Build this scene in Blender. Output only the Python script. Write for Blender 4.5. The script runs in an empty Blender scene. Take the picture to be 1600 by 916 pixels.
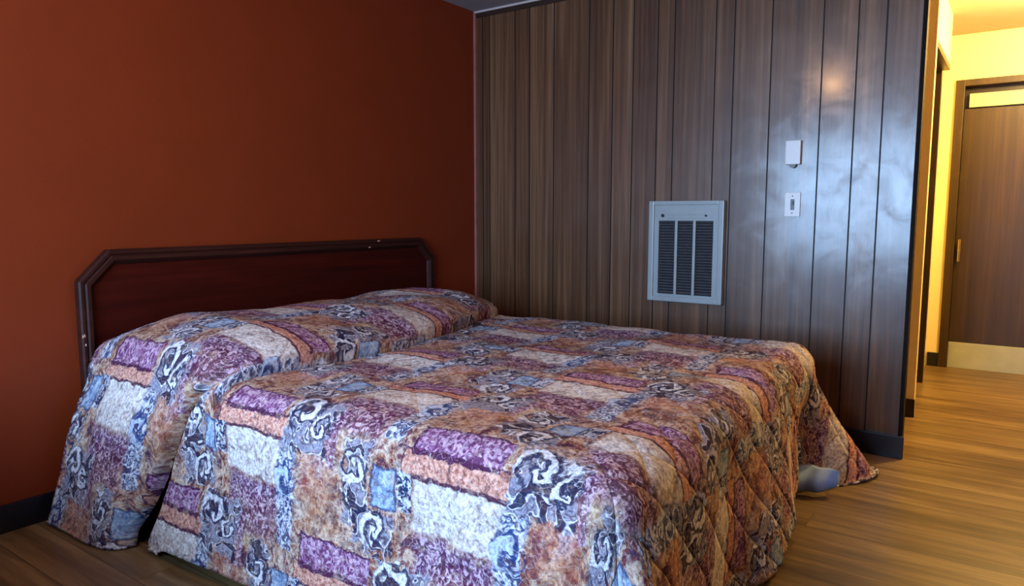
import bpy, bmesh, math, random
import numpy as np
from mathutils import Vector, Matrix
random.seed(7)
scene = bpy.context.scene
col = scene.collection
R = math.radians

# ------------------------------------------------------------------ camera
cam = bpy.data.cameras.new('camera'); cam.sensor_width = 36; cam.lens = 36*1117/1600
camo = bpy.data.objects.new('camera', cam); col.objects.link(camo)
camo.location = (2.866, -3.646, 1.12); camo.rotation_euler = (R(90-6.3), 0, R(35.3))
cam.clip_start = 0.02
scene.camera = camo

# ------------------------------------------------------------------ world, light, exposure
scene.view_settings.view_transform = 'Standard'; scene.view_settings.look = 'None'
scene.view_settings.exposure = 0.0; scene.view_settings.gamma = 1
scene.view_settings.use_curve_mapping = False
w = bpy.data.worlds.new('world'); scene.world = w; w.use_nodes = True
w.node_tree.nodes['Background'].inputs[0].default_value = (0.55, 0.7, 1, 1)
w.node_tree.nodes['Background'].inputs[1].default_value = 0.3

def area(name, loc, rot, sx, sy, power, colr, spread=None):
    l = bpy.data.lights.new(name, 'AREA'); l.shape = 'RECTANGLE'; l.size = sx; l.size_y = sy
    l.energy = power; l.color = colr
    if spread: l.spread = R(spread)
    o = bpy.data.objects.new(name, l); col.objects.link(o); o.location = loc; o.rotation_euler = rot
    return o
def point(name, loc, rad, power, colr):
    l = bpy.data.lights.new(name, 'POINT'); l.shadow_soft_size = rad; l.energy = power; l.color = colr
    o = bpy.data.objects.new(name, l); col.objects.link(o); o.location = loc
    return o
H = 2.375
YB = -4.75                                     # wall behind the camera, with the window
WX0, WX1, WZ0, WZ1 = 0.60, 2.45, 0.70, 1.95    # the window in it
area('window_daylight', ((WX0+WX1)/2, YB-0.06, (WZ0+WZ1)/2), (R(90-6), 0, 0), WX1-WX0, WZ1-WZ0, 122, (0.40, 0.64, 1.0), 140)
BED_LAMP = (1.5, -2.95)                        # ceiling lamp in the bedroom
HALL_LAMP = (3.12, 1.30)                       # ceiling lamp in the hall
point('bedroom_bulb', (BED_LAMP[0], BED_LAMP[1], H-0.17), 0.06, 24, (1.0, 0.54, 0.24))
point('hall_bulb', (HALL_LAMP[0], HALL_LAMP[1], H-0.17), 0.09, 150, (1.0, 0.64, 0.20))
WALL_LAMP = (4.42, -0.35, 1.45)                # wall lamp on the right wall of the bedroom
point('wall_lamp_bulb', WALL_LAMP, 0.05, 20, (1.0, 0.44, 0.12))

# ------------------------------------------------------------------ node helpers
class N:
    """a float socket with arithmetic"""
    t = None
    def __init__(s, sock): s.s = sock
    @staticmethod
    def m(op, *a, clamp=False):
        n = N.t.nodes.new('ShaderNodeMath'); n.operation = op; n.use_clamp = clamp
        for i, v in enumerate(a):
            if isinstance(v, N): N.t.links.new(v.s, n.inputs[i])
            else: n.inputs[i].default_value = float(v)
        return N(n.outputs[0])
    def __add__(s, o): return N.m('ADD', s, o)
    __radd__ = __add__
    def __sub__(s, o): return N.m('SUBTRACT', s, o)
    def __rsub__(s, o): return N.m('SUBTRACT', o, s)
    def __mul__(s, o): return N.m('MULTIPLY', s, o)
    __rmul__ = __mul__
    def __truediv__(s, o): return N.m('DIVIDE', s, o)
def nabs(a): return N.m('ABSOLUTE', a)
def nmax(a, b): return N.m('MAXIMUM', a, b)
def nmin(a, b): return N.m('MINIMUM', a, b)
def frac(a): return N.m('FRACT', a)
def below(d, w=0.002):                         # 1 where d<0, soft over w
    return N.m('SUBTRACT', 0.5, d/w, clamp=True)
def srgb(r, g, b):
    f = lambda c: c/12.92 if c <= .04045 else ((c+.055)/1.055)**2.4
    return (f(r/255), f(g/255), f(b/255), 1)
def mix(fac, a, b):
    n = N.t.nodes.new('ShaderNodeMix'); n.data_type = 'RGBA'
    for i, v in ((0, fac), (6, a), (7, b)):
        if isinstance(v, N): N.t.links.new(v.s, n.inputs[i])
        elif hasattr(v, 'is_output'): N.t.links.new(v, n.inputs[i])
        else: n.inputs[i].default_value = v
    return n.outputs[2]
def noise(vec, scale, detail=4, rough=0.55, dist=0.0):
    n = N.t.nodes.new('ShaderNodeTexNoise'); n.inputs['Scale'].default_value = scale
    n.inputs['Detail'].default_value = detail; n.inputs['Roughness'].default_value = rough
    n.inputs['Distortion'].default_value = dist
    if vec is not None: N.t.links.new(vec, n.inputs['Vector'])
    return n
def ramp(fac, stops, interp='LINEAR'):
    n = N.t.nodes.new('ShaderNodeValToRGB'); n.color_ramp.interpolation = interp
    el = n.color_ramp.elements
    while len(el) < len(stops): el.new(0.5)
    for e, (p, c) in zip(el, stops): e.position = p; e.color = c
    N.t.links.new(fac.s if isinstance(fac, N) else fac, n.inputs[0])
    return n.outputs[0]
def mapping(vec, scale=(1,1,1), loc=(0,0,0)):
    n = N.t.nodes.new('ShaderNodeMapping'); n.inputs['Scale'].default_value = scale
    n.inputs['Location'].default_value = loc
    N.t.links.new(vec, n.inputs[0]); return n.outputs[0]
def new_mat(name):
    m = bpy.data.materials.new(name); m.use_nodes = True
    N.t = m.node_tree
    b = m.node_tree.nodes['Principled BSDF']
    return m, b
def bump(b, h, strength, dist=0.01):
    n = N.t.nodes.new('ShaderNodeBump'); n.inputs['Strength'].default_value = strength
    n.inputs['Distance'].default_value = dist
    N.t.links.new(h.s if isinstance(h, N) else h, n.inputs['Height'])
    N.t.links.new(n.outputs[0], b.inputs['Normal'])
def coord(kind='Object'):
    return N.t.nodes.new('ShaderNodeTexCoord').outputs[kind]
def simple(name, c, rough=0.5, var=0.12, scale=14, bmp=0.05, metal=0, spec=0.5, coat=0):
    m, b = new_mat(name)
    n = noise(coord(), scale)
    a = tuple(x*(1-var) for x in c[:3])+(1,); d = tuple(min(1, x*(1+var)) for x in c[:3])+(1,)
    N.t.links.new(ramp(n.outputs[0], [(0.3, a), (0.7, d)]), b.inputs['Base Color'])
    b.inputs['Roughness'].default_value = rough; b.inputs['Metallic'].default_value = metal
    b.inputs['Specular IOR Level'].default_value = spec; b.inputs['Coat Weight'].default_value = coat
    if bmp: bump(b, noise(coord(), scale*8).outputs[0], bmp, 0.002)
    return m

# wall paints
M_orange = simple('orange paint', srgb(126, 46, 14), 0.55, 0.05, 3, 0.06, spec=0.3)
M_cream = simple('cream paint', srgb(244, 228, 172), 0.5, 0.03, 4, 0.05)
M_plain = simple('tan paint', srgb(82, 62, 48), 0.7, 0.05, 4, 0.05)
M_ceil = simple('ceiling paint', srgb(150, 140, 140), 0.8, 0.05, 20, 0.3)
M_black = simple('black vinyl', srgb(22, 22, 30), 0.4, 0.2, 9, 0.03)
M_darktrim = simple('dark stained trim', srgb(46, 26, 14), 0.45, 0.25, 12, 0.05)
M_blacktrim = simple('black corner trim', srgb(26, 16, 12), 0.75, 0.2, 12, 0.02, spec=0.15)
M_pinktrim = simple('rose brown trim', srgb(150, 92, 82), 0.5, 0.15, 12, 0.03)
M_lighttrim = simple('pale ceiling trim', srgb(190, 172, 165), 0.5, 0.1, 12, 0.03)

def wood(name, stops, axis='z', rough=0.35, grain=60, stretch=0.03, boards=False, coat=0.0, bmp=0.15, spec=0.5, haze=0.0):
    m, b = new_mat(name)
    sc = [1, 1, 1]; sc['xyz'.index(axis)] = stretch
    co = coord()
    if boards:
        at = N.t.nodes.new('ShaderNodeAttribute'); at.attribute_name = 'board'
        off = N.t.nodes.new('ShaderNodeVectorMath'); off.operation = 'SCALE'
        N.t.links.new(at.outputs['Vector'], off.inputs[0]); off.inputs['Scale'].default_value = 9.0
        ad = N.t.nodes.new('ShaderNodeVectorMath'); ad.operation = 'ADD'
        N.t.links.new(co, ad.inputs[0]); N.t.links.new(off.outputs[0], ad.inputs[1]); co = ad.outputs[0]
    v = mapping(co, tuple(sc))
    n1 = N(noise(v, grain, 5, 0.6, 0.4).outputs[0]); n2 = N(noise(v, grain*0.22, 3, 0.5, 1.2).outputs[0])
    f = n1*0.5+n2*0.5
    if boards: f = f + (N(at.outputs['Fac'])-0.5)*0.16
    N.t.links.new(ramp(f, stops), b.inputs['Base Color'])
    b.inputs['Coat Weight'].default_value = coat; b.inputs['Coat Roughness'].default_value = rough*0.5
    b.inputs['Specular IOR Level'].default_value = spec
    r = N(noise(coord(), 5, 4, 0.6, 0.6).outputs[0])*0.16 + (rough-0.08)
    if coat:
        sm = N(noise(coord(), 7, 5, 0.65, 0.8).outputs[0])
        N.t.links.new((sm*0.30+0.0).s, b.inputs['Coat Roughness'])
        N.t.links.new(N.m('MULTIPLY', sm-0.22, 1.6*coat/0.5, clamp=True).s, b.inputs['Coat Weight'])
    N.t.links.new(r.s, b.inputs['Roughness'])
    bump(b, n1, bmp, 0.0015)
    return m
M_panel = wood('walnut panelling', [(0.3, srgb(58, 32, 17)), (0.5, srgb(96, 62, 38)), (0.7, srgb(136, 98, 68))], 'z', 0.34, 55, 0.02, True, 0.55, 0.12, spec=0.5)
M_groove = simple('groove paint', srgb(34, 20, 14), 0.6, 0.2, 30, 0)
M_head = wood('mahogany veneer', [(0.3, srgb(40, 8, 4)), (0.55, srgb(66, 14, 7)), (0.75, srgb(84, 22, 12))], 'y', 0.55, 30, 0.06, False, 0.0, 0.05, spec=0.12)
M_headf = wood('mahogany moulding', [(0.3, srgb(36, 14, 10)), (0.55, srgb(56, 24, 18)), (0.75, srgb(76, 36, 28))], 'y', 0.5, 40, 0.06, False, 0.0, 0.1, spec=0.22)
M_chip = simple('bare chipped wood', srgb(225, 175, 150), 0.6, 0.1, 50, 0)
M_door = wood('brown door veneer', [(0.3, srgb(38, 26, 13)), (0.55, srgb(60, 44, 23)), (0.75, srgb(80, 58, 32))], 'z', 0.4, 40, 0.03)
M_doordark = wood('dark door veneer', [(0.3, srgb(18, 9, 5)), (0.55, srgb(32, 16, 9)), (0.75, srgb(44, 24, 14))], 'z', 0.4, 40, 0.03)
M_white = simple('white plastic', srgb(225, 220, 215), 0.35, 0.03, 10, 0)
M_grey = simple('grey plastic', srgb(90, 88, 90), 0.4, 0.05, 10, 0)
M_heat = simple('pale enamelled metal', srgb(150, 155, 154), 0.35, 0.06, 12, 0.03)
M_louv = simple('dark grille metal', srgb(84, 82, 84), 0.4, 0.2, 40, 0.03)
M_hole = simple('dark grille interior', srgb(24, 22, 24), 0.8, 0.2, 10, 0)  # near-black colour for the recess behind the louvres
M_screw = simple('blackened screw metal', srgb(40, 36, 36), 0.4, 0.1, 30, 0, metal=0.6)
M_brass = simple('brass', srgb(220, 190, 110), 0.25, 0.05, 10, 0, metal=1)
M_sheet = simple('pale blue cotton', srgb(146, 180, 246), 0.8, 0.05, 30, 0.1)
M_tick = simple('mattress ticking', srgb(70, 64, 70), 0.9, 0.06, 30, 0.1)
M_kick = simple('pale kick plate', srgb(170, 176, 160), 0.4, 0.08, 10, 0)
M_glass = simple('frosted lamp glass', srgb(240, 225, 200), 0.3, 0.02, 10, 0)

# floor boards
def floor_mat():
    m, b = new_mat('laminate floor boards')
    co = coord()
    br = N.t.nodes.new('ShaderNodeTexBrick'); N.t.links.new(co, br.inputs['Vector'])
    br.inputs['Scale'].default_value = 1; br.inputs['Brick Width'].default_value = 1.15
    br.inputs['Row Height'].default_value = 0.145; br.inputs['Mortar Size'].default_value = 0.0016
    br.inputs['Mortar Smooth'].default_value = 0.3; br.offset = 0.37; br.offset_frequency = 2
    br.inputs['Color1'].default_value = (0, 0, 0, 1); br.inputs['Color2'].default_value = (1, 1, 1, 1)
    br.inputs['Mortar'].default_value = (0.5, 0.5, 0.5, 1)
    bw = N.t.nodes.new('ShaderNodeRGBToBW'); N.t.links.new(br.outputs['Color'], bw.inputs[0]); tone = N(bw.outputs[0])
    off = N.t.nodes.new('ShaderNodeVectorMath'); off.operation = 'MULTIPLY_ADD'
    N.t.links.new(br.outputs['Color'], off.inputs[0]); off.inputs[1].default_value = (7, 3, 5); N.t.links.new(co, off.inputs[2])
    v = mapping(off.outputs[0], (0.09, 1, 1))
    n1 = N(noise(v, 42, 5, 0.62, 0.5).outputs[0]); n2 = N(noise(v, 11, 3, 0.5, 1.0).outputs[0])
    f = n1*0.4+n2*0.6+(tone-0.5)*0.13
    c = ramp(f, [(0.28, srgb(66, 50, 32)), (0.45, srgb(106, 84, 54)), (0.58, srgb(134, 110, 73)), (0.75, srgb(166, 142, 98))])
    c = mix(N(br.outputs['Fac'])*0.7, c, srgb(60, 40, 26))
    N.t.links.new(c, b.inputs['Base Color'])
    b.inputs['Roughness'].default_value = 0.38; b.inputs['Specular IOR Level'].default_value = 0.45
    bump(b, n1*0.4-N(br.outputs['Fac']), 0.15, 0.002)
    return m
M_floor = floor_mat()

# bedspread: a half-drop patchwork repeat in cloth coordinates (metres)
PU, PW, U0, T0 = 0.76, 0.37, 1.71, -2.435
def spread_mat():
    m, b = new_mat('patchwork jacquard bedspread')
    uv = N.t.nodes.new('ShaderNodeUVMap'); uv.uv_map = 'cloth'; vec = uv.outputs[0]
    sp = N.t.nodes.new('ShaderNodeSeparateXYZ'); N.t.links.new(vec, sp.inputs[0])
    S, T = N(sp.outputs[0]), N(sp.outputs[1])
    wob = noise(vec, 22, 3, 0.6); wx = N.t.nodes.new('ShaderNodeSeparateColor'); N.t.links.new(wob.outputs['Color'], wx.inputs[0])
    u = S-U0 + (N(wx.outputs[0])-0.5)*0.034
    w_ = (T0-T) + (N(wx.outputs[1])-0.5)*0.034
    def cell(cu, cw):
        a, c = u-cu, w_-cw
        row = N.m('FLOOR', c/PW+0.5)
        a = a + row*(PU/2)
        a = a - N.m('FLOOR', a/PU+0.5)*PU
        return a, c-row*PW
    def rect(cu, cw, hu, hw, soft=0.004):
        a, c = cell(cu, cw)
        return below(nmax(nabs(a)-hu, nabs(c)-hw), soft), a, c
    fine = N(noise(vec, 95, 4, 0.65).outputs[0]); mid = N(noise(vec, 34, 4, 0.6, 0.8).outputs[0])
    vine = N(noise(vec, 52, 2, 0.5, 1.6).outputs[0])
    # mottled ground
    g = noise(vec, 11, 6, 0.72, 1.1)
    base = ramp(g.outputs[0], [(0.30, srgb(46, 30, 52)), (0.38, srgb(92, 50, 72)), (0.43, srgb(146, 80, 62)), (0.48, srgb(192, 148, 118)),
                               (0.53, srgb(216, 194, 172)), (0.58, srgb(140, 74, 72)), (0.64, srgb(92, 52, 76)), (0.72, srgb(70, 72, 108))])
    g2 = noise(mapping(vec, (1, 1, 1), (5.3, 2.1, 0)), 17, 4, 0.6, 0.5)
    base = mix(N.m('MULTIPLY', N(g2.outputs[0])-0.52, 5.0, clamp=True), base, srgb(70, 52, 74))
    base = mix(N.m('MULTIPLY', N(g2.outputs[0])*(-1)+0.45, 6.0, clamp=True), base, srgb(222, 204, 184))
    c = base
    def put(mask, colr, amt=1.0):
        nonlocal c
        c = mix(mask*amt if amt != 1 else mask, c, colr)
    grey_f = ramp(mid, [(0.35, srgb(96, 92, 116)), (0.5, srgb(176, 160, 160)), (0.65, srgb(216, 206, 204))])
    k, a, d = rect(-0.225, -0.02, 0.045, 0.055, 0.02); put(k, ramp(mid, [(0.35, srgb(176, 132, 96)), (0.6, srgb(222, 198, 164))]), 0.8)
    k, a, d = rect(-0.285, 0.02, 0.017, 0.085, 0.008); put(k, ramp(vine, [(0.44, srgb(70, 40, 80)), (0.52, srgb(150, 110, 160)), (0.58, srgb(220, 206, 222))]), 0.85)
    k, a, d = rect(-0.325, 0.04, 0.016, 0.10, 0.01); put(k, ramp(vine, [(0.42, srgb(78, 82, 112)), (0.54, srgb(196, 196, 204))]), 0.8)
    k, a, d = rect(0.30, 0.075, 0.045, 0.05, 0.01); put(k, ramp(mid, [(0.35, srgb(84, 92, 128)), (0.6, srgb(186, 190, 204))]), 0.85)
    # orange and rose cloud beside the white panel
    k, a, d = rect(0.42, 0.10, 0.055, 0.085, 0.05); put(k, ramp(mid, [(0.35, srgb(180, 84, 62)), (0.55, srgb(226, 150, 124)), (0.7, srgb(236, 200, 180))]), 0.45)
    k, a, d = rect(-0.31, 0.20, 0.05, 0.07, 0.05); put(k, ramp(mid, [(0.35, srgb(160, 84, 50)), (0.6, srgb(206, 160, 120))]), 0.4)
    # purple foliage under the white panel and by the mauve band
    k, a, d = rect(0.15, 0.245, 0.12, 0.045, 0.03); put(k, ramp(vine, [(0.40, srgb(72, 36, 74)), (0.5, srgb(122, 76, 122)), (0.58, srgb(206, 180, 200))]), 0.9)
    k, a, d = rect(0.55, -0.06, 0.08, 0.06, 0.04); put(k, ramp(vine, [(0.40, srgb(84, 34, 66)), (0.52, srgb(130, 70, 100)), (0.6, srgb(214, 180, 190))]), 0.9)
    # grey blue column with small figures
    k, a, d = rect(0.30, 0.22, 0.035, 0.14, 0.006); put(k, ramp(vine, [(0.44, srgb(58, 72, 112)), (0.5, srgb(150, 168, 200)), (0.56, srgb(226, 228, 236))]), 0.9)
    # cream panel
    k, a, d = rect(0.145, 0.125, 0.13, 0.066, 0.012); put(k, ramp(mid, [(0.3, srgb(176, 160, 158)), (0.46, srgb(226, 214, 204)), (0.56, srgb(238, 234, 228)), (0.66, srgb(248, 240, 228))]), 0.95)
    # salmon stripe with dark edges
    k, a, d = rect(0.13, 0.03, 0.155, 0.034, 0.003); put(k, srgb(92, 52, 72))
    k, a, d = rect(0.135, 0.028, 0.155, 0.026, 0.003); put(k, ramp(fine, [(0.3, srgb(188, 110, 92)), (0.6, srgb(228, 172, 150))]))
    # mauve band with dark edge
    k, a, d = rect(0.13, -0.034, 0.134, 0.044, 0.003); put(k, srgb(84, 38, 74))
    k, a, d = rect(0.135, -0.038, 0.128, 0.034, 0.003); put(k, ramp(vine, [(0.42, srgb(120, 66, 108)), (0.5, srgb(160, 108, 148)), (0.58, srgb(206, 170, 192))]))
    # navy ornament strip and light blue block
    k, a, d = rect(-0.018, 0.105, 0.024, 0.05, 0.004); put(k, ramp(vine, [(0.46, srgb(38, 52, 92)), (0.52, srgb(210, 216, 228))]))
    k, a, d = rect(-0.088, 0.112, 0.043, 0.053, 0.004); put(k, srgb(56, 78, 122))
    k, a, d = rect(-0.088, 0.112, 0.036, 0.047, 0.006); put(k, ramp(mid, [(0.36, srgb(112, 140, 178)), (0.55, srgb(170, 192, 216)), (0.7, srgb(214, 228, 242))]))
    # scrollwork: pale curls with dark hearts
    cn = N(noise(vec, 20, 1, 0.3, 1.3).outputs[0])
    def ornament(cu, cw, hu, hw):
        nonlocal c
        a, d = cell(cu, cw)
        edge = nmax(nabs(a)-hu, nabs(d)-hw)+(mid-0.5)*0.09
        k = below(edge, 0.008)
        ground = ramp(cn, [(0.40, srgb(34, 38, 68)), (0.455, srgb(60, 66, 100)), (0.47, srgb(232, 232, 238)), (0.50, srgb(232, 232, 238)), (0.515, srgb(118, 118, 146)), (0.545, srgb(182, 178, 184)), (0.56, srgb(44, 48, 80)), (0.60, srgb(150, 150, 168))])
        c = mix(k*0.92, c, ground)
    def curl(cu, cw, R0, pitch, hand, ph=0.0, dark=srgb(40, 44, 76), light=srgb(232, 232, 238)):
        nonlocal c
        a, d = cell(cu, cw)
        a = a+(mid-0.5)*0.02; d = d+(cn-0.5)*0.05
        r = N.m('SQRT', a*a+d*d)
        th = N.m('ARCTAN2', d, a)*(hand/(2*math.pi))
        v = frac(r/pitch+th+ph)
        k = below(r-R0, 0.006)
        c = mix(k*below(nabs(v-0.5)-0.34, 0.05)*0.9, c, dark)
        c = mix(k*below(nabs(v-0.5)-0.15, 0.06), c, light)
    ornament(0.375, 0.0, 0.085, 0.085)
    ornament(-0.185, 0.115, 0.045, 0.11)
    ornament(-0.12, 0.225, 0.07, 0.045)
    curl(0.345, -0.030, 0.060, 0.062, 1)
    curl(0.425, 0.010, 0.040, 0.044, -1, 0.3)
    curl(-0.195, 0.080, 0.046, 0.050, -1)
    curl(-0.110, 0.225, 0.052, 0.056, 1, 0.2)
    curl(0.300, 0.165, 0.048, 0.070, 1, 0.5, srgb(34, 62, 118), srgb(190, 206, 230))
    # curling hairline vines everywhere else
    hair = below(nabs(N(noise(vec, 15, 2, 0.4, 2.2).outputs[0])-0.5)-0.009, 0.014)
    c = mix(hair*0.5, c, srgb(60, 44, 66))
    hair2 = below(nabs(N(noise(mapping(vec, (1, 1, 1), (3.1, 7.7, 0)), 17, 2, 0.4, 2.4).outputs[0])-0.5)-0.009, 0.014)
    c = mix(hair2*0.5, c, srgb(226, 216, 210))
    # woven mottling
    pat = N(noise(mapping(vec, (1, 1, 1), (9.0, 4.0, 0)), 26, 5, 0.7, 0.8).outputs[0])
    c = mix(N.m('MULTIPLY', pat-0.53, 7.0, clamp=True)*0.7, c, srgb(84, 42, 52))
    c = mix(N.m('MULTIPLY', 0.45-pat, 7.0, clamp=True)*0.5, c, srgb(222, 190, 160))
    mul = N.t.nodes.new('ShaderNodeMix'); mul.data_type = 'RGBA'; mul.blend_type = 'MULTIPLY'; mul.inputs[0].default_value = 1
    N.t.links.new(c, mul.inputs[6]); N.t.links.new(ramp(fine, [(0.34, (0.5, 0.44, 0.48, 1)), (0.56, (1, 1, 1, 1))]), mul.inputs[7])
    N.t.links.new(mul.outputs[2], b.inputs['Base Color'])
    b.inputs['Roughness'].default_value = 0.8; b.inputs['Specular IOR Level'].default_value = 0.12
    q = 0.17
    qa = nabs(frac((S+T)/q)-0.5)*2; qb = nabs(frac((S-T)/q)-0.5)*2      # 1 on a seam
    seam = N.m('POWER', nmax(qa, qb), 14.0)
    foot = N.m('SUBTRACT', S, IX1-0.1, clamp=True)*3.0+0.25
    bump(b, seam*foot*(-1.0)+fine*0.2+mid*0.35, 0.6, 0.006)
    return m

# ------------------------------------------------------------------ mesh helpers
def link(name, me, mats, parent=None):
    o = bpy.data.objects.new(name, me); col.objects.link(o)
    for m in (mats if isinstance(mats, (list, tuple)) else [mats]): me.materials.append(m)
    if parent: o.parent = parent
    return o
def obj(name, bm, mats, parent=None, smooth=False):
    me = bpy.data.meshes.new(name); bmesh.ops.recalc_face_normals(bm, faces=bm.faces[:]); bm.to_mesh(me); bm.free()
    if smooth:
        for p in me.polygons: p.use_smooth = True
    return link(name, me, mats, parent)
def box(bm, x0, x1, y0, y1, z0, z1, bev=0.0, mi=0):
    r = bmesh.ops.create_cube(bm, size=1)
    vs = r['verts']
    bmesh.ops.scale(bm, vec=(x1-x0, y1-y0, z1-z0), verts=vs)
    bmesh.ops.translate(bm, vec=((x0+x1)/2, (y0+y1)/2, (z0+z1)/2), verts=vs)
    fs = set(f for v in vs for f in v.link_faces)
    for f in fs: f.material_index = mi
    if bev:
        es = set(e for v in vs for e in v.link_edges)
        bmesh.ops.bevel(bm, geom=list(es), offset=bev, segments=2, profile=0.7, affect='EDGES')
    return vs
def cyl(bm, p, r, h, axis='z', seg=20, r2=None):
    rr = bmesh.ops.create_cone(bm, cap_ends=True, segments=seg, radius1=r, radius2=r if r2 is None else r2, depth=h)
    M = {'z': Matrix.Identity(4), 'y': Matrix.Rotation(R(90), 4, 'X'), 'x': Matrix.Rotation(R(90), 4, 'Y')}[axis]
    bmesh.ops.transform(bm, matrix=Matrix.Translation(p) @ M, verts=rr['verts'])
def struct(name, bm, m):
    o = obj(name, bm, m); o['kind'] = 'structure'; return o
def sbox(name, m, *a, bev=0.0):
    bm = bmesh.new(); box(bm, *a, bev=bev); return struct(name, bm, m)
def thing(name, label, cat, loc=(0, 0, 0), group=None):
    o = bpy.data.objects.new(name, None); col.objects.link(o); o.location = loc
    o.empty_display_size = 0.1
    o['label'] = label; o['category'] = cat
    if group: o['group'] = group
    return o
def part(name, bm, m, root, smooth=False):          # mesh built in world coordinates, re-based on its root
    l = Vector(root.location)
    if root.parent: l = l + Vector(root.parent.location)
    bmesh.ops.translate(bm, vec=-l, verts=bm.verts[:])
    return obj(name, bm, m, root, smooth)
def tag(o, label, cat, group=None):
    o['label'] = label; o['category'] = cat
    if group: o['group'] = group
    return o

# ------------------------------------------------------------------ structure
XR = 4.6                # right wall of the bedroom
XE = 2.48               # where the panelled wall ends and the hall opens
XH = 3.42               # right side of the hall
sbox('floor', M_floor, -0.1, XR+0.1, YB-0.1, 3.9, -0.1, 0)
sbox('ceiling', M_ceil, -0.1, XR+0.1, YB-0.1, 3.9, H, H+0.1)
sbox('wall_left', M_orange, -0.1, 0, YB-0.1, 0.1, 0, H)
# panelled wall with milled grooves
gx = [0.06, 0.114, 0.308, 0.415, 0.586, 0.82, 0.97, 1.094, 1.236, 1.33, 1.55, 1.645, 1.828, 2.062, 2.211, 2.327]
def panel_wall():
    bm = bmesh.new(); lay = bm.loops.layers.float_color.new('board')
    pts = [(0.0, 0, 0)]; gw = 0.0035
    bi = 0
    for g in gx: pts += [(g-gw, 0, bi), (g-gw*0.5, 0.005, -1), (g+gw*0.5, 0.005, -1), (g+gw, 0, bi+1)]; bi += 1
    pts.append((XE, 0, bi))
    rnd = [random.random() for _ in range(40)]
    for i in range(len(pts)-1):
        (xa, ya, ba), (xb, yb, bb) = pts[i], pts[i+1]
        groove = (ya > 0 or yb > 0)
        f = bm.faces.new([bm.verts.new(p) for p in ((xa, ya, 0), (xb, yb, 0), (xb, yb, H), (xa, ya, H))])
        f.material_index = 1 if groove else 0
        k = rnd[max(ba, 0)]
        for l in f.loops: l[lay] = (k, k*3.7 % 1, k*7.3 % 1, 1)
    vs = [bm.verts.new(p) for p in ((0, 0.05, 0), (XE, 0.05, 0), (XE, 0.05, H), (0, 0.05, H), (0, 0.006, 0), (XE, 0.0, 0), (XE, 0.0, H), (0, 0.006, H))]
    for q in ((0, 1, 2, 3), (1, 5, 6, 2)): bm.faces.new([vs[i] for i in q])
    me = bpy.data.meshes.new('wall_back'); bm.to_mesh(me); bm.free()
    o = link('wall_back', me, [M_panel, M_groove]); o['kind'] = 'structure'
panel_wall()
# wall behind the camera with the window opening, right wall
bm = bmesh.new()
box(bm, 0, WX0, YB-0.1, YB, 0, H); box(bm, WX1, XR, YB-0.1, YB, 0, H)
box(bm, WX0, WX1, YB-0.1, YB, 0, WZ0); box(bm, WX0, WX1, YB-0.1, YB, WZ1, H)
struct('wall_front', bm, M_plain)
sbox('wall_right', M_plain, XR, XR+0.1, YB-0.1, 0.1, 0, H)
bm = bmesh.new()
fr = 0.05
box(bm, WX0, WX1, YB-0.04, YB+0.015, WZ0-fr, WZ0); box(bm, WX0-fr, WX1+fr, YB-0.04, YB+0.015, WZ1, WZ1+fr)
box(bm, WX0-fr, WX0, YB-0.04, YB+0.015, WZ0-fr, WZ1); box(bm, WX1, WX1+fr, YB-0.04, YB+0.015, WZ0-fr, WZ1)
box(bm, (WX0+WX1)/2-0.015, (WX0+WX1)/2+0.015, YB-0.04, YB-0.01, WZ0, WZ1)
struct('window_1', bm, M_white)
# unseen low ledge under the window, added to shade the bedside floor
sbox('shade_ledge', M_plain, 0, 1.25, YB, -3.30, 0, 0.60, bev=0.01)
# hall: right side block, left side pieces, end wall with its doorway
sbox('wall_hall_right', M_cream, XH, XR, 0.0, 3.0, 0, H)
sbox('wall_hall_left', M_cream, 1.6, 2.447, 0.80, 0.86, 0, H)
bm = bmesh.new()                                   # wall over and behind the dark door
box(bm, 2.30, 2.435, 0.86, 1.80, 2.06, H); box(bm, 2.26, 2.350, 1.80, 2.43, 0, H)
struct('wall_hall_inner', bm, M_cream)
sbox('wall_niche', M_cream, 1.5, 1.6, 0.11, 2.5, 0, H)
D0 = 2.487
bm = bmesh.new()
box(bm, 1.6, D0-0.055, 2.43, 2.53, 0, H); box(bm, D0-0.055, XH, 2.43, 2.53, 2.06, H); box(bm, 3.25, XH, 2.43, 2.53, 0, 2.06)
struct('wall_hall_end', bm, M_cream)
# trims and baseboards
sbox('trim_1', M_pinktrim, 0, 0.016, -0.016, 0, 0, H-0.01)
bm = bmesh.new(); box(bm, 0.0, XE, -0.010, 0, H-0.012, H); struct('trim_2', bm, M_lighttrim)
bm = bmesh.new(); box(bm, 0.0, XE, -0.008, 0, H-0.04, H-0.012); struct('trim_3', bm, M_darktrim)
bm = bmesh.new(); box(bm, XE-0.014, XE+0.004, -0.006, 0.054, 0.0, H, bev=0.002); struct('trim_4', bm, M_blacktrim)
bm = bmesh.new(); box(bm, 0, 0.014, -0.016, -0.004, 0.0, 0.01); bm.free()
bm = bmesh.new(); box(bm, 0.0, XE+0.012, -0.020, -0.0005, 0, 0.105, bev=0.003); struct('baseboard_back', bm, M_black)
bm = bmesh.new(); box(bm, 0.0, 0.012, YB, -0.02, 0, 0.10, bev=0.003); struct('baseboard_left', bm, M_black)
bm = bmesh.new(); box(bm, 1.7, 2.452, 0.785, 0.80, 0, 0.10, bev=0.003); struct('baseboard_hall', bm, M_black)
bm = bmesh.new(); box(bm, 2.36, D0-0.056, 2.414, 2.43, 0, 0.10, bev=0.003); struct('baseboard_hall_end', bm, M_black)

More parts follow.
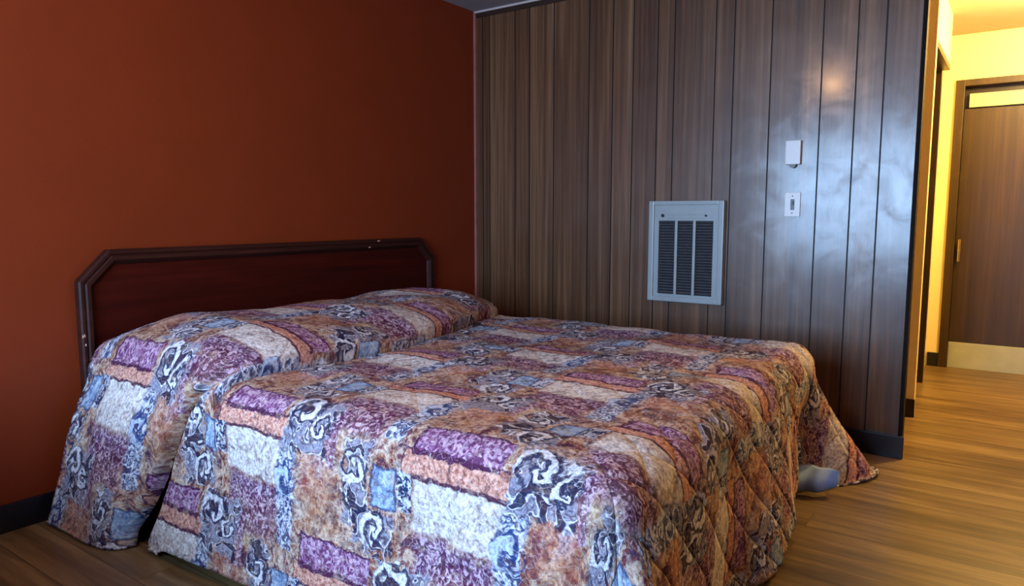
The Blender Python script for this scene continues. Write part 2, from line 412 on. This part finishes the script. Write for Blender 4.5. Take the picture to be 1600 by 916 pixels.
# opening on the hall's left side: dark frame and a dark door leaf turned inwards
def dark_door():
    root = bpy.data.objects.new('door_1', None); col.objects.link(root); root.location = (2.35, 1.75, 0); root['kind'] = 'structure'
    bm = bmesh.new()
    box(bm, 2.31, 2.398, 1.75, 1.80, 0, 2.06, bev=0.003); box(bm, 2.31, 2.440, 0.862, 1.75, 2.025, 2.06, bev=0.003); box(bm, 2.31, 2.440, 0.862, 0.90, 0, 2.025, bev=0.003)
    part('door_frame', bm, M_doordark, root)
    bm = bmesh.new(); box(bm, 1.62, 2.308, 1.755, 1.79, 0.008, 2.02, bev=0.002); d = part('door_leaf', bm, M_doordark, root)
    bm = bmesh.new(); cyl(bm, (1.70, 1.735, 0.95), 0.012, 0.05, 'y'); bmesh.ops.translate(bm, vec=-Vector(root.location), verts=bm.verts[:]); obj('door_handle', bm, M_brass, d)
dark_door()
# end door: brown frame, brown door, pale kick plate
def end_door():
    root = bpy.data.objects.new('door_2', None); col.objects.link(root); root.location = (D0, 2.43, 0); root['kind'] = 'structure'
    bm = bmesh.new()
    box(bm, D0-0.055, D0, 2.405, 2.53, 0, 2.06, bev=0.003); box(bm, D0, 3.25, 2.405, 2.53, 2.015, 2.06, bev=0.003)
    part('door_frame', bm, M_door, root)
    bm = bmesh.new(); box(bm, D0+0.002, 3.25, 2.45, 2.49, 0.19, 1.86, bev=0.002); d = part('door_leaf', bm, M_door, root)
    bm = bmesh.new(); box(bm, D0+0.002, 3.25, 2.440, 2.50, 0.0, 0.188, bev=0.002); part('kick_plate', bm, M_kick, root)
    bm = bmesh.new(); box(bm, D0+0.03, 3.25, 2.444, 2.496, 1.87, 1.965, bev=0.002); part('pale_gap_box', bm, M_kick, root).name = 'painted_lit_gap'  # pale colour stands in for the bright gap above the leaf
    bm = bmesh.new(); cyl(bm, (D0+0.03, 2.43, 0.86), 0.010, 0.05, 'y'); box(bm, D0+0.022, D0+0.038, 2.40, 2.415, 0.78, 0.94, bev=0.004)
    part('door_handle', bm, M_brass, root)
    bm = bmesh.new(); box(bm, D0, 3.25, 2.50, 2.53, 0.0, 2.02); part('door_backing', bm, M_doordark, root)
end_door()

# ------------------------------------------------------------------ ceiling lamps
def ceiling_lamp(x, y, label, power):
    root = thing('ceiling_lamp', label, 'lamp', (x, y, H))
    bm = bmesh.new(); cyl(bm, (x, y, H-0.012), 0.11, 0.024); part('lamp_base', bm, M_white, root, True)
    bm = bmesh.new(); cyl(bm, (x, y, H-0.045), 0.03, 0.05); part('lamp_socket', bm, M_grey, root, True)
    return root
ceiling_lamp(*BED_LAMP, 'white ceiling lamp base in the bedroom', 9)
ceiling_lamp(*HALL_LAMP, 'white ceiling lamp base in the yellow hall', 9)

def wall_lamp():
    x, y, z = WALL_LAMP
    root = thing('wall_lamp', 'white wall lamp bracket on the right wall of the bedroom', 'lamp', (XR, y, z))
    bm = bmesh.new(); cyl(bm, (XR-0.012, y, z), 0.06, 0.022, 'x'); part('lamp_base', bm, M_white, root, True)
    bm = bmesh.new(); cyl(bm, (XR-0.065, y, z), 0.018, 0.09, 'x'); part('lamp_socket', bm, M_grey, root, True)
wall_lamp()
# ------------------------------------------------------------------ headboard
def headboard():
    root = thing('headboard', 'dark mahogany headboard with clipped corners against the orange wall', 'headboard', (0.0, -1.435, 0.0))
    y0, y1, zt, zb, ch = -2.425, -0.445, 0.985, 0.30, 0.115
    def outline(i):
        a = i; k = i*0.414
        return [(y0+a, zb), (y0+a, zt-ch-k+0.0), (y0+ch+k, zt-a), (y1-ch-k, zt-a), (y1-a, zt-ch-k), (y1-a, zb)]
    bm = bmesh.new()
    prof = [(0, 0.002), (0, 0.034), (0.006, 0.040), (0.016, 0.040), (0.021, 0.036), (0.027, 0.043), (0.040, 0.043), (0.047, 0.037), (0.056, 0.028), (0.060, 0.020)]
    rows = [[bm.verts.new((x, y, z)) for (y, z) in outline(i)] for i, x in prof]
    for a, b_ in zip(rows, rows[1:]):
        for j in range(5): bm.faces.new((a[j], a[j+1], b_[j+1], b_[j]))
    fr = part('frame', bm, M_headf, root)
    bm = bmesh.new(); o = outline(0.055)
    f = bm.faces.new([bm.verts.new((0.004, y, z)) for y, z in o])
    r = bmesh.ops.extrude_face_region(bm, geom=[f]); bmesh.ops.translate(bm, vec=(0.020, 0, 0), verts=[v for v in r['geom'] if isinstance(v, bmesh.types.BMVert)])
    part('panel', bm, M_head, root)
    def chip(y, z, a, b2, x=0.040):
        bm = bmesh.new(); n = 9; vs = []
        c = bm.verts.new((x+0.0035, y, z))
        for k in range(n):
            t = 2*math.pi*k/n; r_ = random.uniform(0.6, 1.1); vs.append(bm.verts.new((x-0.001, y+a*r_*math.cos(t), z+b2*r_*math.sin(t))))
        for k in range(n): bm.faces.new((c, vs[k], vs[(k+1) % n]))
        q = part('chipped_edge', bm, M_chip, root); q['label'] = 'pale chipped spot on the frame'; return q
    chip(-2.416, 0.668, 0.009, 0.020, 0.038); chip(-2.414, 0.632, 0.006, 0.012, 0.039)
    chip(-0.97, 0.945, 0.014, 0.005, 0.042); chip(-0.90, 0.976, 0.012, 0.004, 0.041)
headboard()

# ------------------------------------------------------------------ bed: box spring, mattress, frame
TOPZ = 0.597
bed = thing('bed', 'king bed base and mattress hidden under the patchwork bedspread', 'bed', (0.05, -1.5, 0))
bm = bmesh.new(); box(bm, 0.07, 2.14, -2.36, -0.64, 0.34, TOPZ-0.03, bev=0.05); part('mattress', bm, M_tick, bed, True)
bm = bmesh.new(); box(bm, 0.07, 2.13, -2.34, -0.66, 0.15, 0.335, bev=0.02); part('box_spring', bm, M_tick, bed)
bm = bmesh.new()
for y in (-2.30, -0.72): box(bm, 0.10, 2.10, y-0.02, y+0.02, 0.11, 0.15)
for x in (0.12, 2.08): box(bm, x-0.02, x+0.02, -2.30, -0.72, 0.11, 0.148)
part('bed_frame', bm, M_black, bed)
for x in (0.14, 1.12, 2.06):
    for y in (-2.28, -0.74):
        bm = bmesh.new(); cyl(bm, (x, y, 0.055), 0.022, 0.11, r2=0.028); part('leg', bm, M_black, bed)

# ------------------------------------------------------------------ bedspread
RC = 0.10
IX1 = 2.18; IY0, IY1 = -2.34, -0.66          # inner rectangle; the cloth bends down beyond it
DROP = 0.66
M_spread = spread_mat()
def sst(a, b, x): t = np.clip((x-a)/(b-a), 0, 1); return t*t*(3-2*t)
def gauss(x, c, s): return np.exp(-((x-c)/s)**2)
def bedspread():
    st = 0.0115
    S = np.concatenate([np.arange(0.064, 0.53, st), np.arange(0.53, 0.93, 0.0038), np.arange(0.93, IX1+0.80, st)]); T = np.arange(IY0-0.80, IY1+0.80, st)
    s, t = np.meshgrid(S, T, indexing='ij')
    vx = np.maximum(s-IX1, 0); vy = np.where(t < IY0, t-IY0, np.where(t > IY1, t-IY1, 0))
    rho = np.hypot(vx, vy); rr = np.maximum(rho, 1e-9)
    corner = (vx > 0) & (vy != 0)
    phi = np.arctan2(np.abs(vy), vx)                 # 0 = towards the foot, pi/2 = towards a side
    near = vy < 0
    # how long the cloth is
    lim_side = np.where(t < -1.5, 0.615+0.055*sst(0.70, 0.55, s), 0.66)
    lim_foot = 0.635 - 0.05*sst(-1.6, -0.75, t)
    lim = np.where(vx > 0, lim_foot, lim_side)
    # square corner softened
    e = np.maximum(np.sin(phi), np.cos(phi)); lim_c = np.minimum(np.where(near, 0.60, 0.64)/np.maximum(e, 1e-3), 0.80)
    lim = np.where(corner, np.where(near, lim_c, np.minimum(lim_c, 0.80)), lim)
    keep = rho <= lim
    k = np.where(keep, 1, lim/rr)
    vx2, vy2, rho2 = vx*k, vy*k, rho*k
    s2 = np.where(vx > 0, IX1+vx2, s); t2 = np.where(vy != 0, np.where(near, IY0, IY1)+vy2, t)
    xs = 0.845-0.085*sst(0.02, 0.2, rho2)-0.24*np.clip((rho2-0.157)/0.45, 0, 1)
    hw = 0.009+0.013*sst(0.157, 0.6, rho2)
    slit = (vy < 0) & (vx == 0) & (rho2 > 0.10) & (np.abs(s2-xs) < hw)
    s2 = np.where(slit, xs+np.sign(s2-xs)*hw, s2); s = np.where(slit, s2, s)
    ax, ay = vx2/np.maximum(rho2, 1e-9), vy2/np.maximum(rho2, 1e-9)
    # edge rounding
    th = np.clip(rho2/RC, 0, math.pi/2)
    m = np.maximum(rho2-RC*math.pi/2, 0)
    al = np.zeros_like(s)+R(5)
    side = (vy != 0) & (vx == 0)
    head = sst(0.62, 0.40, s)*sst(0.0, 0.05, m)
    al = np.where(side & near, R(6)+head*R(8), al)
    al = np.where((vx > 0) & (vy == 0), R(5)+R(4)*np.sin((t+0.4)*5.5), al)
    # the ears at the foot corners
    ear_far = gauss(phi, R(52), R(20))*R(34)
    ear_near = gauss(phi, R(24), R(17))*R(17)
    alc = np.where(near, R(6)*np.sin(phi)+R(5)*np.cos(phi)+ear_near, R(4)+ear_far)
    al = np.where(corner, alc, al)
    h = RC*np.sin(th)+m*np.sin(al)
    z = TOPZ-RC*(1-np.cos(th))-m*np.cos(al)
    # far corner: the foot panel turns in before the ear leaves it
    tuck = np.where(vx > 0, gauss(t, -0.66, 0.16), 0)*np.where(corner & ~near, gauss(phi, 0, R(30)), 1)*(t > -1.2)
    h = h-0.05*tuck*sst(0.02, 0.25, m)
    # slow waves in the skirts
    wav = np.sin(s*9.1+0.6)*0.6+np.sin(s*17.3+2)*0.4
    h = h+np.where(side, 0.012*wav*sst(0, 0.4, m), 0)
    wv2 = np.sin(t*8.3+1.0)*0.6+np.sin(t*15.7)*0.4
    h = h+np.where((vx > 0) & ~corner, 0.012*wv2*sst(0, 0.4, m), 0)
    # fold creases at the near corner
    h = h+np.where(corner & near, -0.055*gauss(phi, R(66), R(7))*sst(0.05, 0.4, m)+0.02*gauss(phi, R(80), R(8))*sst(0.05, 0.4, m), 0)
    h = h+np.where(side & near, -0.045*gauss(s, 2.13-0.16*m, 0.022)*sst(0.08, 0.4, m), 0)
    x = np.where(vx > 0, IX1+ax*h, s2); y = np.where(vy != 0, np.where(near, IY0, IY1)+ay*h, t)
    # seam between the pillow section and the rest, down the near side
    def seam_x(r_): return 0.845-0.085*sst(0.02, 0.2, r_)-0.24*np.clip((r_-0.157)/0.45, 0, 1)
    xg = seam_x(rho2)
    wd = 0.018+0.012*sst(0.0, 0.45, m)
    dep = 0.05+0.02*sst(0, 0.3, m)
    gro = gauss(s, xg, wd)
    y = y+np.where(side & near, gro*dep-0.02*sst(xg+0.005, xg-0.035, s)*sst(0.0, 0.12, m), 0)
    # the pillow hump, ending in a tucked crease
    xc = 0.885-0.25*np.clip((t2+1.7)/1.05, 0, 1.1)**1.5
    dd = np.clip(np.abs(s2-xc*0.52)/(xc*0.48), 0, 1)
    hp = (1-dd**2.8)**0.5
    hp = np.where(s2 < xc*0.52, np.maximum(hp, 0.5), hp)
    lo = IY0-0.07+0.0*s; hi = IY1+0.07
    ends = np.clip(np.clip((t2-lo)/0.30, 0, 1)*np.clip((hi-t2)/0.30, 0, 1)*1.0, 0, 1)**0.5
    fall = np.where(rho2 > RC*1.2, np.maximum(0, 1-m/0.25), 1.0)
    z = z+(0.142-0.012*np.sin(t*3.1))*hp*(0.30+0.70*ends)*fall
    z = z-0.040*gauss(s2, xc+0.003, 0.009)*(rho2 < 0.12)
    ua = np.linspace(0, 1.0, 400); za = 0.142*(1-np.clip(np.abs(ua-0.87*0.52)/(0.87*0.48), 0, 1)**2.8)**0.5; za[ua < 0.87*0.52] = 0.142
    ea = np.concatenate([[0], np.cumsum(np.hypot(np.diff(ua), np.diff(za)))]); ea = ea-ea[-1]+1.0
    sn = s2*0.87/xc; suv = np.where((vx > 0) | (sn > 0.99), s2, s2+(np.interp(sn, ua, ea)-sn)*fall)
    x = x+0.05*np.sin(np.pi*hp)*(s2 > xc*0.52)*(s2 < xc)*fall*(0.2+0.8*ends)
    # padding: quilt diamonds, small rumples
    q = 0.17
    qa = np.abs(((s2+t2)/q) % 1-0.5)*2; qb = np.abs(((s2-t2)/q) % 1-0.5)*2
    seam = np.maximum(qa, qb)**9
    rng = np.random.RandomState(3); rum = np.zeros_like(s)
    for _ in range(46):
        f = rng.uniform(6, 30); a0 = rng.uniform(0, 2*np.pi)
        rum += np.sin(f*(s2*np.cos(a0)+t2*np.sin(a0))+rng.uniform(0, 6.28))*(1.0/f)
    rum *= 0.016
    nx, ny = ax*np.sin(th), ay*np.sin(th); nz = np.cos(th)
    d = rum-seam*(0.003+0.005*sst(2.0, 2.3, s2))
    x = x+nx*d; y = y+ny*d; z = z+nz*d
    x = x-(y+2.42)*0.035*np.clip((x-0.9)/1.3, 0, 1)      # the foot edge runs a little askew
    z = np.maximum(z, 0.012+0.004*(rum/0.004))
    x = np.maximum(x, 0.064)
    ni, nj = s.shape
    verts = np.stack([x, y, z], -1).reshape(-1, 3)
    idx = np.arange(ni*nj).reshape(ni, nj)
    kf = keep[:-1, :-1] | keep[1:, :-1] | keep[:-1, 1:] | keep[1:, 1:]
    kf &= ~(slit[:-1, :-1] & slit[1:, :-1] & slit[:-1, 1:] & slit[1:, 1:])
    a, b_, c, d_ = idx[:-1, :-1][kf], idx[1:, :-1][kf], idx[1:, 1:][kf], idx[:-1, 1:][kf]
    faces = np.stack([a, b_, c, d_], -1)
    used = np.unique(faces); remap = -np.ones(ni*nj, int); remap[used] = np.arange(len(used))
    faces = remap[faces]
    me = bpy.data.meshes.new('bedspread'); me.from_pydata(verts[used].tolist(), [], faces.tolist())
    uvl = me.uv_layers.new(name='cloth')
    UV = np.stack([suv, t2], -1).reshape(-1, 2)[used]
    li = np.zeros(len(me.loops), int); me.loops.foreach_get('vertex_index', li)
    uvl.data.foreach_set('uv', UV[li].astype(np.float32).ravel())
    me.polygons.foreach_set('use_smooth', [True]*len(me.polygons))
    o = link('bedspread', me, M_spread)
    sm = o.modifiers.new('thickness', 'SOLIDIFY'); sm.thickness = 0.008; sm.offset = -1
    tag(o, 'quilted purple, rust and cream patchwork bedspread covering the king bed', 'bedspread')
    return o
bedspread()

# pale sheet corner showing under the far foot corner
def sheet_corner():
    bm = bmesh.new(); n, m_ = 22, 12
    g = [[None]*(m_+1) for _ in range(n+1)]
    for i in range(n+1):
        for j in range(m_+1):
            a = i/n; b_ = j/m_
            x = 2.14+0.20*a; wdt = math.sin(math.pi*a)**0.5
            zz = 0.10*(1-b_)+b_*(0.055-0.040*wdt)
            yy = -0.64-0.055*math.sin(b_*math.pi*0.9)*wdt-0.10*b_*(1-a)+0.008*math.sin(a*17)
            g[i][j] = bm.verts.new((x, yy, zz))
    for i in range(n):
        for j in range(m_): bm.faces.new((g[i][j], g[i+1][j], g[i+1][j+1], g[i][j+1]))
    o = obj('bed_sheet', bm, M_sheet, None, True)
    sm = o.modifiers.new('thickness', 'SOLIDIFY'); sm.thickness = 0.004
    tag(o, 'pale blue sheet corner hanging under the bedspread at the foot', 'sheet')
sheet_corner()

# ------------------------------------------------------------------ wall heater
def heater():
    x0, x1, z0, z1 = 1.220, 1.632, 0.652, 1.190
    root = thing('wall_heater', 'pale metal wall heater with three dark barred openings on the panelled wall', 'heater', ((x0+x1)/2, 0, z0))
    bm = bmesh.new()
    for a in ((x0, x0+0.030, z0, z1), (x1-0.030, x1, z0, z1)): box(bm, a[0], a[1], -0.040, -0.001, a[2], a[3], bev=0.006)
    for a in ((x0+0.028, x1-0.028, z0, z0+0.026), (x0+0.028, x1-0.028, z1-0.022, z1)): box(bm, a[0], a[1], -0.039, -0.001, a[2], a[3], bev=0.005)
    fr = part('frame', bm, M_heat, root)
    bm = bmesh.new(); gx0, gx1, gz0, gz1 = x0+0.056, x1-0.056, z0+0.040, z1-0.105
    box(bm, x0+0.029, gx0, -0.030, -0.001, z0+0.025, z1-0.021); box(bm, gx1, x1-0.029, -0.030, -0.001, z0+0.025, z1-0.021)
    box(bm, gx0, gx1, -0.030, -0.001, gz1, z1-0.021); box(bm, gx0, gx1, -0.030, -0.001, z0+0.025, gz0)
    part('face_plate', bm, M_heat, root)
    bm = bmesh.new(); box(bm, gx0+0.05, gx1-0.05, -0.034, -0.029, z1-0.075, z1-0.069, bev=0.001); box(bm, gx0+0.05, gx1-0.05, -0.034, -0.029, z1-0.092, z1-0.086, bev=0.001)
    part('control_slot', bm, M_heat, root)
    W = (gx1-gx0)
    for k in (1, 2):
        bm = bmesh.new(); xc = gx0+W*k/3; box(bm, xc-0.007, xc+0.007, -0.036, -0.004, gz0, gz1, bev=0.002); part('bar', bm, M_heat, root)
    bm = bmesh.new(); box(bm, gx0, gx1, -0.004, -0.001, gz0, gz1); part('recess', bm, M_hole, root)
    bm = bmesh.new(); nl = 26
    for k in range(nl):
        zc = gz0+(k+0.5)*(gz1-gz0)/nl
        vs = box(bm, gx0, gx1, -0.020, -0.006, zc-0.0022, zc+0.0022)
        bmesh.ops.rotate(bm, verts=vs, cent=(0, -0.013, zc), matrix=Matrix.Rotation(R(-32), 3, 'X'))
    part('louvres', bm, M_louv, root)
    for k, xx in enumerate((gx0+0.022, gx1-0.040)):
        bm = bmesh.new(); cyl(bm, (xx, -0.032, z1-0.078), 0.009 if k == 0 else 0.006, 0.008, 'y'); part('screw', bm, M_screw, root)
heater()

# ------------------------------------------------------------------ thermostat and light switch
def thermostat():
    root = thing('thermostat', 'blank white thermostat box above the light switch on panelling', 'thermostat', (1.952, 0, 1.36))
    bm = bmesh.new(); box(bm, 1.917, 1.987, -0.022, -0.001, 1.358, 1.472, bev=0.004); part('cover', bm, M_white, root)
    bm = bmesh.new(); cyl(bm, (1.952, -0.014, 1.357), 0.016, 0.014, 'y'); part('dial', bm, M_grey, root)
thermostat()
def light_switch():
    root = thing('light_switch', 'white light switch plate with dark toggle below the thermostat', 'switch', (1.957, 0, 1.11))
    bm = bmesh.new(); box(bm, 1.920, 1.992, -0.007, -0.001, 1.108, 1.224, bev=0.002); part('plate', bm, M_white, root)
    bm = bmesh.new(); box(bm, 1.948, 1.966, -0.009, -0.006, 1.140, 1.192, bev=0.001); box(bm, 1.952, 1.962, -0.020, -0.008, 1.166, 1.182, bev=0.002); part('toggle', bm, M_grey, root)
    for zz in (1.125, 1.207):
        bm = bmesh.new(); cyl(bm, (1.956, -0.0075, zz), 0.003, 0.002, 'y', 10); part('screw', bm, M_screw, root)
light_switch()
